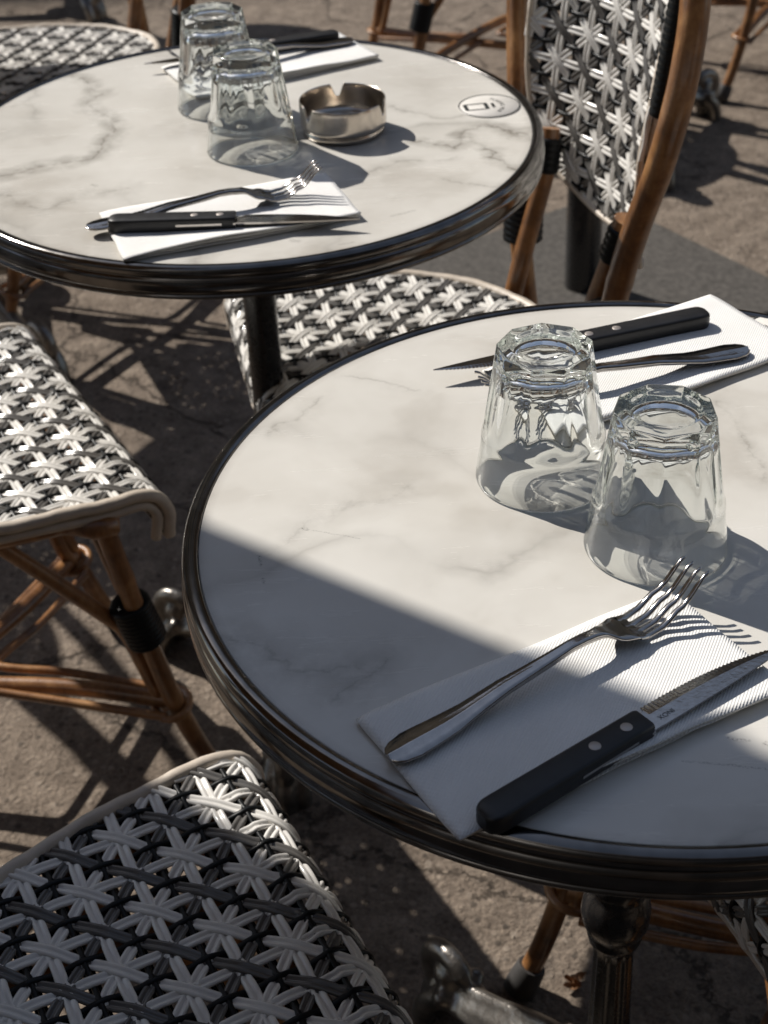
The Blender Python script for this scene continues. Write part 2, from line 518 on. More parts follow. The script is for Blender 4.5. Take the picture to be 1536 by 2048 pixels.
def lathe(mb, prof, seg=64, mi=0, rfun=None, close=True, cx=0, cy_=0):
    """prof: list of (r, z); rfun(theta, r, z) -> r"""
    vs, fs = [], []
    n = len(prof)
    for r_, z in prof:
        for k in range(seg):
            a = 2 * math.pi * k / seg
            rr = rfun(a, r_, z) if rfun else r_
            vs.append((cx + rr * math.cos(a), cy_ + rr * math.sin(a), z))
    for i in range(n - 1):
        for k in range(seg):
            l = (k + 1) % seg
            fs.append((i * seg + k, i * seg + l, (i + 1) * seg + l, (i + 1) * seg + k))
    mb.add(vs, fs, mi)
    if close:
        mb.add(vs[:seg], [tuple(range(seg))[::-1]], mi, False)
        mb.add(vs[-seg:], [tuple(range(seg))], mi, False)

def remeshed(mb, name, mats, voxel, smooth=6):
    """fuse overlapping solids into one cast-looking surface"""
    me = mb.mesh(name + '_raw', mats)
    o = bpy.data.objects.new('raw', me)
    col.objects.link(o)
    md = o.modifiers.new('r', 'REMESH')
    md.mode = 'VOXEL'
    md.voxel_size = voxel
    md.use_smooth_shade = True
    sm = o.modifiers.new('s', 'SMOOTH')
    sm.iterations = smooth
    sm.factor = 0.5
    dg = bpy.context.evaluated_depsgraph_get()
    out = bpy.data.meshes.new_from_object(o.evaluated_get(dg))
    out.name = name
    out.materials.clear()
    for k in mats:
        out.materials.append(M[k])
    for p in out.polygons:
        p.use_smooth = True
    bpy.data.objects.remove(o)
    return out

def text_mesh(s, size):
    cu = bpy.data.curves.new('t', 'FONT')
    cu.body = s
    cu.size = size
    cu.align_x = 'CENTER'
    o = bpy.data.objects.new('t', cu)
    col.objects.link(o)
    dg = bpy.context.evaluated_depsgraph_get()
    me = bpy.data.meshes.new_from_object(o.evaluated_get(dg))
    vs = [tuple(v.co) for v in me.vertices]
    fs = [tuple(p.vertices) for p in me.polygons]
    bpy.data.objects.remove(o)
    return vs, fs

# ------------------------------------------------------------------ ground
gb = MB()
gb.add([(-60, -60, 0), (60, -60, 0), (60, 60, 0), (-60, 60, 0)], [(0, 1, 2, 3)], 0, False)
go = link('ground', gb.mesh('ground', ['ground']))
go['kind'] = 'structure'
# ------------------------------------------------------------------ tables
def rim_mesh():
    mb = MB()
    prof = [(.2846, -.012), (.2846, .0004), (.2856, .0013), (.2876, .0019), (.2905, .0017), (.2930, .0006), (.2948, -.0016),
            (.2955, -.0042), (.2951, -.0064), (.2941, -.0076), (.2938, -.0083), (.2943, -.0090), (.2957, -.0104),
            (.2964, -.0130), (.2967, -.0165), (.2965, -.0200), (.2957, -.0222), (.2944, -.0231), (.2941, -.0236),
            (.2946, -.0242), (.2955, -.0250), (.2957, -.0262), (.2950, -.0274), (.2930, -.0281), (.2700, -.0282)]
    lathe(mb, prof, 160, close=False)
    return mb.mesh('rim', ['rim'])

def marble_mesh(mk):
    mb = MB()
    lathe(mb, [(.0005, 0), (.10, 0), (.2838, 0), (.2845, -.0007), (.2845, -.020), (.0005, -.020)], 128, close=True)
    for i in range(len(mb.sm)):
        mb.sm[i] = False
    return mb.mesh('marble_top', [mk])

def column_mesh():
    mb = MB()
    def flute(a, r_, z):
        if .19 < z < .318:
            return r_ - .0022 * (0.5 - 0.5 * math.cos(12 * a)) ** 0.6
        if .324 < z < .39:
            return r_ * (1 - .022 * (0.5 + 0.5 * math.cos(9 * a + z * 60)))
        return r_
    prof = [(.030, .075), (.040, .09), (.042, .11), (.034, .13), (.026, .15), (.024, .17), (.0205, .185), (.0185, .195), (.0175, .22), (.0167, .27),
            (.016, .305), (.0165, .317), (.0205, .323), (.0215, .327), (.0195, .331), (.0225, .335), (.0262, .344), (.0275, .354), (.0262, .365), (.0225, .375),
            (.0195, .380), (.0215, .384), (.0205, .390), (.0180, .397), (.0175, .50), (.0178, .64), (.0195, .655), (.024, .662), (.028, .672),
            (.052, .680), (.110, .684), (.112, .697), (.05, .699)]
    lathe(mb, prof, 96, rfun=flute)
    return mb.mesh('column', ['iron'])

def foot_mesh():
    """cast foot along +x: scrolled paw at the tip, arched beam up to the hub"""
    mb = MB()
    beam = catmull([(.015, 0, .115), (.05, 0, .125), (.10, 0, .105), (.15, 0, .075), (.195, 0, .055), (.222, 0, .050)], 6)
    n = len(beam)
    tube(mb, beam, [.028 - .010 * i / (n - 1) for i in range(n)], 14)
    ridge = catmull([(.03, 0, .148), (.07, 0, .146), (.12, 0, .118), (.17, 0, .088), (.20, 0, .075)], 6)
    tube(mb, ridge, .008, 8)
    for s in (-1, 1):
        sd_ = catmull([(.05, s * .018, .112), (.12, s * .017, .085), (.18, s * .016, .062), (.215, s * .018, .055)], 6)
        tube(mb, sd_, .0075, 8)
        toe = catmull([(.208, s * .016, .058), (.226, s * .021, .040), (.236, s * .022, .018), (.238, s * .022, -.002)], 5)
        tube(mb, toe, .0125, 10)
        sph(mb, (.205, s * .023, .066), .0095)
    tube(mb, catmull([(.212, 0, .060), (.236, 0, .044), (.247, 0, .020), (.249, 0, -.002)], 5), .0135, 10)
    # scroll curling over the ball
    sph(mb, (.216, 0, .078), .0195)
    sc_ = [Vector((.219 + .029 * math.cos(a), 0, .074 + .029 * math.sin(a))) for a in [R(x) for x in range(-60, 165, 15)]]
    tube(mb, sc_, [.014 - .004 * i / (len(sc_) - 1) for i in range(len(sc_))], 10)
    return remeshed(mb, 'foot', ['worn'], .0032, 3)

def sph(mb, c, r_, seg=16, rings=10, mi=0, sc=(1, 1, 1)):
    vs, fs = [], []
    for i in range(rings + 1):
        p = math.pi * i / rings
        for k in range(seg):
            a = 2 * math.pi * k / seg
            vs.append((c[0] + sc[0] * r_ * math.sin(p) * math.cos(a), c[1] + sc[1] * r_ * math.sin(p) * math.sin(a), c[2] + sc[2] * r_ * math.cos(p)))
    for i in range(rings):
        for k in range(seg):
            l = (k + 1) % seg
            fs.append((i * seg + k, (i + 1) * seg + k, (i + 1) * seg + l, i * seg + l))
    mb.add(vs, fs, mi)

RIM, COLUMN, FOOT = rim_mesh(), column_mesh(), foot_mesh()

def table(x, y, mk, feet, label):
    t = thing('bistro_table', (x, y, 0), 0, label, 'table', 'round marble bistro tables')
    mt = link('marble_top', marble_mesh(mk), t)
    mt.location.z = ZT
    mt.cycles.is_caustics_receiver = True
    r_ = link('rim', RIM, t)
    r_.location.z = ZT
    link('column', COLUMN, t)
    for a in feet:
        f = link('foot', FOOT, t)
        f.rotation_euler.z = R(a)
    return t

T1 = table(.1653, .8271, 'marble_near', (125, 245, 5), 'round white marble bistro table in front, half in shade')
for f_ in T1.children:
    if f_.name.startswith('foot'):
        f_.scale = (.98, .92, .92)
T2 = table(-.1203, 1.5034, 'marble_far', (148, 268, 28), 'round marble bistro table behind, all in sun, holding the steel ashtray')
for f_ in T2.children:
    if f_.name.startswith('foot'):
        f_.scale = (.82, .85, .85)

# round paper stickers on the table tops
def sticker(parent, x, y, rz):
    s = MB()
    lathe(s, [(.0005, .0004), (.0318, .0004), (.032, .0001)], 64, close=False)
    s.add([(.0005 * math.cos(2 * math.pi * k / 64), .0005 * math.sin(2 * math.pi * k / 64), .0004) for k in range(64)], [tuple(range(64))], 0, False)
    o = link('sticker', s.mesh('sticker', ['paper']), parent)
    o.location = (x, y, ZT + .0004)
    o.rotation_euler.z = rz
    b = MB()
    lathe(b, [(.0302, .0007), (.0314, .0007)], 96, close=False)
    # frame of the pictured phone, screen left blank
    def rrect(w, h, r_):
        pts = []
        for cx_, cy_, a0 in ((w - r_, h - r_, 0), (-w + r_, h - r_, 90), (-w + r_, -h + r_, 180), (w - r_, -h + r_, 270)):
            for k in range(5):
                a = R(a0 + 22.5 * k)
                pts.append((cx_ + r_ * math.cos(a), cy_ + r_ * math.sin(a)))
        return pts
    oy = -.0135
    out, inn = rrect(.0085, .0125, .002), rrect(.0070, .0085, .0008)
    k = len(out)
    vs = [(p[0], p[1] + oy, .0008) for p in out] + [(p[0], p[1] + oy, .0008) for p in inn]
    b.add(vs, [(i, (i + 1) % k, k + (i + 1) % k, k + i) for i in range(k)], 0, False)
    btn = rrect(.0058, .0016, .0014)
    b.add([(p[0], p[1] + .004, .0008) for p in btn], [tuple(range(len(btn)))], 0, False)
    word = 'FLASHEZ POUR'
    rad = .0225
    for i, ch in enumerate(word):
        if ch == ' ':
            continue
        a = R(90 + 46 - 92 * i / (len(word) - 1))
        vs, fs = text_mesh(ch, .0058)
        rot = a - math.pi / 2
        cs, sn = math.cos(rot), math.sin(rot)
        px_, py_ = rad * math.cos(a), rad * math.sin(a) - .011
        b.add([(px_ + p[0] * cs - p[1] * sn, py_ + p[0] * sn + p[1] * cs, .0008) for p in vs], fs, 0, False)
    link('lettering', b.mesh('lettering', ['ink']), o)
    return o

sticker(T2, .1263 + .1203, 1.5505 - 1.5034, R(-82))
sticker(T1, .3115 - .1653, 1.0540 - .8271, R(-14))

# ------------------------------------------------------------------ glasses
def glass_mesh():
    H, seg, nf = .098, 9 * 18, 9
    rc = lambda z: .0447 - (.0447 - .0312) * z / H
    def kf(z):
        pts = [(0, 1.2), (.0335, 1.03), (.0375, .995), (.043, .968), (.055, .952), (.075, .942), (.098, .932)]
        for (a, ka), (b, kb) in zip(pts, pts[1:]):
            if z <= b:
                return ka + (kb - ka) * (z - a) / (b - a)
        return pts[-1][1]
    prof = [(.0004, .0958, 0), (.012, .0959, 0), (.0190, .0964, 0), (.0210, .0974, 0), (.0219, .0979, 0), (.0228, .0981, 0), (.0300, .0981, 2), (.0306, .0980, 2), (.0310, .0976, 2), (.0313, .0970, 2)]
    zs = [.0955, .093, .089, .084, .078, .072, .066, .060, .055, .050, .046, .043, .0405, .0385, .037, .0355, .034, .032, .028, .022, .016, .010, .005, .0022]
    for z in zs:
        prof.append((rc(z) + (.0007 * math.exp(-((z - .034) / .004) ** 2)), z, 2))
    prof += [(.0445, .0008, 0), (.0440, .0001, 0), (.0434, .0001, 0), (.0429, .0008, 0)]
    for z in (.003, .008, .015, .022, .030, .038, .046, .054, .062, .069, .074):
        w = .0020 + .0024 * min(1, z / .05)
        prof.append((rc(z) - w - (.0010 if z > .035 else 0), z, 0))
    prof += [(.0272, .0785, 0), (.0245, .0815, 0), (.0195, .0832, 0), (.010, .0838, 0), (.0004, .0839, 0)]
    vs, fs = [], []
    for r_, z, kind in prof:
        for k in range(seg):
            a = 2 * math.pi * k / seg
            am = (a % (2 * math.pi / nf)) - math.pi / nf
            rr = r_
            if kind == 2:
                lim = kf(z) * r_ / math.cos(am)
                # soft minimum keeps the facet edges slightly rounded, as moulded glass is
                d = lim - r_
                s_ = .00035
                rr = r_ + (d - math.sqrt(d * d + s_ * s_)) / 2 + s_ * .2
            elif kind == 1:
                rr = r_ * min(1.0, .955 / math.cos(am)) * 1.03
            vs.append((rr * math.cos(a), rr * math.sin(a), z))
    n = len(prof)
    for i in range(n - 1):
        for k in range(seg):
            l = (k + 1) % seg
            fs.append((i * seg + k, (i + 1) * seg + k, (i + 1) * seg + l, i * seg + l))
    mb = MB()
    mb.add(vs, fs)
    mb.add(vs[:seg], [tuple(range(seg))], 0, True)
    mb.add(vs[-seg:], [tuple(range(seg))[::-1]], 0, True)
    me = mb.mesh('drinking_glass', ['glass'])
    bm = bmesh.new()
    bm.from_mesh(me)
    bmesh.ops.remove_doubles(bm, verts=bm.verts, dist=1e-6)
    bmesh.ops.recalc_face_normals(bm, faces=bm.faces)
    bm.to_mesh(me)
    bm.free()
    return me

GLASS = glass_mesh()
for x, y, rz, lab in (
        (.1068, .8782, 8, 'upturned faceted glass on the front table, the farther one beside the knife blade'),
        (.1681, .7950, 20, 'upturned faceted glass on the front table, the nearer one behind the fork tines'),
        (-.1102, 1.4690, 3, 'upturned faceted glass on the back table, next to the ashtray'),
        (-.1480, 1.5890, 14, 'upturned faceted glass on the back table, behind the other glass')):
    g = tag(link('drinking_glass', GLASS), lab, 'glass', 'upturned faceted glasses')
    g.location = (x, y, ZT + .0003)
    g.rotation_euler.z = R(rz)
    g.cycles.is_caustics_caster = True

# ------------------------------------------------------------------ forks
def lerp_tab(tab, s):
    for (a, va), (b, vb) in zip(tab, tab[1:]):
        if s <= b:
            t = (s - a) / (b - a)
            t = t * t * (3 - 2 * t)
            return va + (vb - va) * t
    return tab[-1][1]

def fork_mesh():
    mb = MB()
    zt = [(0, .0040), (.03, .0050), (.09, .0125), (.125, .0160), (.14, .0150), (.155, .0085), (.168, .0042), (.178, .0050), (.192, .0120), (.213, .0275)]
    wt = [(0, .0070), (.002, .0130), (.006, .0180), (.014, .0212), (.03, .0190), (.06, .0128), (.09, .0088), (.12, .0066), (.137, .0066), (.144, .0095), (.150, .0185), (.156, .0232), (.166, .0250), (.178, .0256), (.213, .0222)]
    tt = [(0, .0022), (.03, .0026), (.10, .0042), (.135, .0042), (.155, .0022), (.213, .0014)]
    def cup(s):
        return 0 if s < .142 else 9.0 * min(1, (s - .142) / .02)
    S = [0, .001, .002, .004, .006, .009, .014, .02, .03, .04, .05, .06, .075, .09, .105, .12, .13, .137, .141, .144, .147, .150, .153, .156, .160, .164, .168]
    secs = []
    for s in S:
        w, t, z = lerp_tab(wt, s), lerp_tab(tt, s), lerp_tab(zt, s)
        rd = .0013 * max(0, 1 - s / .11)           # raised spine of the handle
        ring = []
        for q, zz in ((-1, 0), (-.93, .5), (-.5, .5 - .25 * rd / .0013), (-.07, .5), (.07, .5), (.5, .5 - .25 * rd / .0013), (.93, .5), (1, 0), (.93, -.5), (.4, -.55), (-.4, -.55), (-.93, -.5)):
            y = q * w / 2
            h = zz * t + (rd if abs(q) < .1 else 0) + cup(s) * y * y
            ring.append((s - .1065, y, z + h))
        secs.append(ring)
    vs = [p for r_ in secs for p in r_]
    k = len(secs[0])
    fs = [(i * k + j, i * k + (j + 1) % k, (i + 1) * k + (j + 1) % k, (i + 1) * k + j) for i in range(len(secs) - 1) for j in range(k)]
    mb.add(vs, fs)
    mb.add(secs[0], [tuple(range(k))[::-1]], 0, False)
    mb.add(secs[-1], [tuple(range(k))], 0, False)
    for q in range(4):
        ring_all = []
        T = [.162, .166, .170, .174, .179, .184, .189, .194, .199, .204, .209, .212, .213]
        for s in T:
            W = lerp_tab(wt, max(s, .168))
            f = (s - .162) / .051
            yc = (q - 1.5) / 1.5 * (W / 2 - .0027 + .0012 * f)
            tw = (.0052 if s < .168 else .0046 - .0018 * f) * (1 if s < .209 else (.75 if s < .2125 else .4))
            t, z = lerp_tab(tt, s) * 1.15, lerp_tab(zt, s)
            ring = []
            for a in range(8):
                an = 2 * math.pi * (a + .5) / 8
                y = yc + tw / 2 * 1.08 * math.cos(an)
                ring.append((s - .1065, y, z + t * .62 * math.sin(an) + cup(s) * yc * yc))
            ring_all.append(ring)
        vs = [p for r_ in ring_all for p in r_]
        fs = [(i * 8 + j, i * 8 + (j + 1) % 8, (i + 1) * 8 + (j + 1) % 8, (i + 1) * 8 + j) for i in range(len(T) - 1) for j in range(8)]
        mb.add(vs, fs)
        mb.add(ring_all[-1], [tuple(range(8))], 0, False)
    return mb.mesh('fork', ['steel'])

FORK = fork_mesh()
NZ = ZT + .0042                  # top of the folded napkins

def put(ob, ex, ey, ang, half, z):
    """place a long thing by its handle end and heading"""
    a = R(ang)
    ob.location = (ex + half * math.cos(a), ey + half * math.sin(a), z)
    ob.rotation_euler.z = a

for ex, ey, ang, lab in (
        (-.0040, .6080, 33.6, 'steel fork lying tines up on the nearest napkin, handle half in shade'),
        (.2734, 1.0193, 198.0, 'dark looking steel fork on the far napkin of the front table, behind the glasses'),
        (-.2480, 1.2880, 15.6, 'steel fork crossing under the knife on the near napkin of the back table'),
        (-.0100, 1.7530, 205.0, 'steel fork lying behind the two glasses at the far edge of the back table')):
    f = tag(link('fork', FORK), lab, 'fork', 'steel table forks')
    k_ = 1.035 if ang == 33.6 else 1.0      # the nearest fork is a touch longer
    f.scale = (k_, 1, 1)
    put(f, ex, ey, ang, .1065 * k_, NZ)

# ------------------------------------------------------------------ knives
def knife_meshes():
    h = MB()
    L, T = .112, .0125
    secs = []
    for x in (0, .0008, .002, .004, .0065, .010, .02, .04, .07, .10, .110, .112):
        w = .0180 - .0016 * x / L
        e = min(1, x / .009)
        w *= .35 + .65 * math.sqrt(max(0, 1 - (1 - e) ** 2))
        t = T * (.72 + .28 * min(1, math.sqrt(min(1, x / .005))))
        c = .0022
        if x > .111:
            w -= .001; t -= .001
        ring = []
        for sx_, sy_ in ((1, 1), (-1, 1), (-1, -1), (1, -1)):
            a0 = {(1, 1): 0, (-1, 1): 90, (-1, -1): 180, (1, -1): 270}[(sx_, sy_)]
            for k in range(4):
                a = R(a0 + 30 * k)
                cc = min(c, w * .3)
                ring.append((x, sx_ * (w / 2 - cc) + cc * math.cos(a), T / 2 + sy_ * (t / 2 - c) + c * math.sin(a)))
        secs.append(ring)
    k = 16
    vs = [p for r_ in secs for p in r_]
    h.add(vs, [(i * k + j, i * k + (j + 1) % k, (i + 1) * k + (j + 1) % k, (i + 1) * k + j) for i in range(len(secs) - 1) for j in range(k)])
    h.add(secs[0], [tuple(range(k))[::-1]], 0, False)
    h.add(secs[-1], [tuple(range(k))], 0, False)
    b = MB()
    zc, th = T / 2, .0017
    rings = []
    n = 150
    for i in range(n + 1):
        x = .1105 + (.2205 - .1105) * i / n
        f = max(0, (x - .119) / (.2205 - .119))
        if x < .119:
            e, sp, bv = .0062 + (.0012 if x > .117 else 0), -.0070, .0040
        else:
            e = .0105 * (1 - f ** 2.6) - .0040 * f ** 2.6
            sp = -.0072 + .0028 * f ** 3
            bv = sp + (e - sp) * .60
            e += .00042 * math.sin((x - .119) / .0027 * 2 * math.pi) * (1 if f < .93 else 0)
        if i == n:
            e = sp + .0006; bv = sp + .0003
        t = th * (1 - .45 * f)
        et = .0002 if x >= .119 else t / 2
        rings.append([(x, sp, zc + t / 2), (x, bv, zc + t / 2), (x, e, zc + et), (x, e, zc - et), (x, bv, zc - t / 2), (x, sp, zc - t / 2)])
    vs = [p for r_ in rings for p in r_]
    b.add(vs, [(i * 6 + j, i * 6 + (j + 1) % 6, (i + 1) * 6 + (j + 1) % 6, (i + 1) * 6 + j) for i in range(n) for j in range(6)], 0, False)
    b.add(rings[0], [tuple(range(6))[::-1]], 0, False)
    b.add(rings[-1], [tuple(range(6))], 0, False)
    # edge of the tang along the back of the handle
    y0 = -.0180 / 2 + .0004
    b.add([(.060, y0 - .0003, zc - .0009), (.1122, y0 + .0005, zc - .0009), (.1122, y0 + .0005, zc + .0009), (.060, y0 - .0003, zc + .0009),
           (.060, y0 + .004, zc - .0009), (.1122, y0 + .004, zc - .0009), (.1122, y0 + .004, zc + .0009), (.060, y0 + .004, zc + .0009)],
          [(0, 1, 2, 3), (0, 4, 5, 1), (3, 2, 6, 7), (1, 5, 6, 2), (0, 3, 7, 4)], 0, False)
    rv = MB()
    lathe(rv, [(.0033, -.0005), (.0033, .0001), (.0030, .00025), (.0005, .0003)], 24)
    tx = MB()
    vs, fs = text_mesh('INOX', .0044)
    tx.add([(-p[0] + .1262, -p[1] - .0005, zc + th / 2 + .00008) for p in vs], fs, 0, False)
    return h.mesh('handle', ['black']), b.mesh('blade', ['steel']), rv.mesh('rivet', ['rivet']), tx.mesh('lettering', ['ink'])

KH, KB, KR, KT = knife_meshes()
for ex, ey, ang, lab in (
        (.0412, .5565, 35.3, 'steak knife with black riveted handle on the nearest napkin, beside the fork'),
        (.2528, 1.0675, 197.2, 'black handled steak knife on the far napkin of the front table, blade behind the glass'),
        (-.2285, 1.2885, -2.9, 'black handled steak knife lying over the fork on the near napkin of the back table'),
        (-.0255, 1.7600, 197.5, 'black handled steak knife at the far edge of the back table, behind the glasses')):
    k = thing('steak_knife', (ex, ey, NZ), R(ang), lab, 'knife', 'black handled steak knives')
    link('handle', KH, k)
    bl = link('blade', KB, k)
    link('lettering', KT, bl)
    for x in (.076, .0985):
        r_ = link('rivet', KR, k)
        r_.location = (x, 0, .0125)

# ------------------------------------------------------------------ napkins
def napkin_mesh(seed, lift):
    mb = MB()
    rnd = random.Random(seed)
    L, W = .213, .107
    nx, ny = 48, 22
    t = .0009
    for layer in range(3):
        ph = rnd.random() * 6
        top, bot = [], []
        for i in range(nx + 1):
            for j in range(ny + 1):
                u, v = i / nx, j / ny
                cut = (.0012 * (2 - layer) + .0007 * math.sin(u * 9 + ph) + .0004 * math.sin(u * 23 + ph * 2))
                x = (u - .5) * L
                y = -W / 2 + cut + v * (W - cut - .0006 * (2 - layer))
                # corners soften a little
                wav = mnoise.noise(Vector((x * 13 + seed, y * 13, layer * .15))) * .0011 + abs(mnoise.noise(Vector((x * 30 + seed, y * 9, 5)))) * .0005
                near = max(0, 1 - v / .45) ** 2
                x += .0011 * mnoise.noise(Vector((y * 30, seed, layer * .3))) * (1 if u in (0, 1) else .6)
                y += .0010 * mnoise.noise(Vector((x * 22, seed + 3, layer * .3)))
                z = .0009 + layer * .00125 + wav * (.4 + .6 * layer / 2) + lift * near * (layer / 2.0) ** .8 * (.35 + .65 * math.sin(math.pi * min(1, u * 1.15)) ** 2)
                z += .0009 * math.exp(-((v - 1) / .05) ** 2) * (-1 if layer == 2 else (1 if layer == 0 else 0))
                z += .0010 * math.exp(-(u / .02) ** 2) * (-1 if layer == 2 else (1 if layer == 0 else 0))
                top.append((x, y, z + t))
                bot.append((x, y, z))
        k = (nx + 1) * (ny + 1)
        idx = lambda i, j: i * (ny + 1) + j
        fs = []
        for i in range(nx):
            for j in range(ny):
                a, b, c, d = idx(i, j), idx(i + 1, j), idx(i + 1, j + 1), idx(i, j + 1)
                fs.append((a, b, c, d))
                fs.append((k + a, k + d, k + c, k + b))
        loop = [idx(i, 0) for i in range(nx)] + [idx(nx, j) for j in range(ny)] + [idx(nx - i, ny) for i in range(nx)] + [idx(0, ny - j) for j in range(ny)]
        for p, q in zip(loop, loop[1:] + loop[:1]):
            fs.append((p, k + p, k + q, q))
        mb.add(top + bot, fs)
    return mb.mesh('paper_napkin', ['napkin'])

for x, y, ang, seed, lift, lab in (
        (.0981, .6482, 28.2, 3, .0048, 'white embossed paper napkin over the near rim of the front table, half shaded'),
        (.1965, 1.0188, 28.1, 11, .0020, 'white paper napkin at the far edge of the front table, under knife and fork'),
        (-.1248, 1.3109, 18.0, 23, .0050, 'white folded napkin on the near side of the back table, edge lifting'),
        (-.1007, 1.7045, 26.3, 31, .0040, 'white napkin at the far side of the back table, behind the glasses')):
    n_ = tag(link('paper_napkin', napkin_mesh(seed, lift)), lab, 'napkin', 'folded paper napkins')
    n_.location = (x, y, ZT + .0003)
    n_.rotation_euler.z = R(ang)
    n_.cycles.is_caustics_receiver = True

# ------------------------------------------------------------------ ashtray
def ashtray_mesh():
    mb = MB()
    H, seg = .0335, 240
    prof = [(.0005, .0035), (.030, .0035), (.036, .0012), (.0385, .0004), (.0400, .0012), (.0404, .0040), (.0402, .0056), (.0394, .0064), (.0396, .0070), (.0420, .0084), (.0426, .0110),
            (.0426, .014), (.0426, .017), (.0426, .020), (.0426, .023), (.0426, .026), (.0426, .029), (.0425, .0325), (.0421, .0335), (.0416, .0335), (.0412, .0325), (.0411, .029), (.0411, .026), (.0411, .023), (.0411, .020), (.0411, .017),
            (.0410, .013), (.0400, .0090), (.0370, .0070), (.0005, .0062)]
    def lim(a):
        best = 1.0
        for c in (97, 217, 337):
            d = abs((math.degrees(a) - c + 180) % 360 - 180) * math.pi / 180 * .0425
            best = min(best, H - .0135 + max(0, d - .0016) * 2.6 + (.0008 if d < .0016 else 0))
        return best
    vs, fs = [], []
    for r_, z in prof:
        for k in range(seg):
            a = 2 * math.pi * k / seg
            vs.append((r_ * math.cos(a), r_ * math.sin(a), min(z, lim(a)) if r_ > .0405 else z))
    for i in range(len(prof) - 1):
        for k in range(seg):
            l = (k + 1) % seg
            fs.append((i * seg + k, i * seg + l, (i + 1) * seg + l, (i + 1) * seg + k))
    mb.add(vs, fs)
    return mb.mesh('ashtray', ['brushed'])

a_ = tag(link('ashtray', ashtray_mesh()), 'round steel ashtray with three notches on the back table', 'ashtray')
a_.location = (-.0214, 1.5035, ZT + .0003)
# ------------------------------------------------------------------ woven chairs
def inside(poly, x, y):
    c = False
    j = len(poly) - 1
    for i in range(len(poly)):
        xi, yi = poly[i]
        xj, yj = poly[j]
        if (yi > y) != (yj > y) and x < (xj - xi) * (y - yi) / (yj - yi) + xi:
            c = not c
        j = i
    return c

DOUBLE = [(-4.7, -.2), (-4.4, 1.15), (-3.4, 2.05), (-2.2, 2.1), (-1.0, 1.3), (0, .15), (1.0, 1.3), (2.2, 2.1), (3.4, 2.05), (4.4, 1.15), (4.7, -.2), (3.0, -1.2), (-3.0, -1.2)]
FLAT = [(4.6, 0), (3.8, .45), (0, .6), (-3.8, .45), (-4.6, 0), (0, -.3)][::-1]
SINGLE = [(2.4 * math.cos(2 * math.pi * k / 8), 1.7 * math.sin(2 * math.pi * k / 8)) for k in range(8)][::-1]

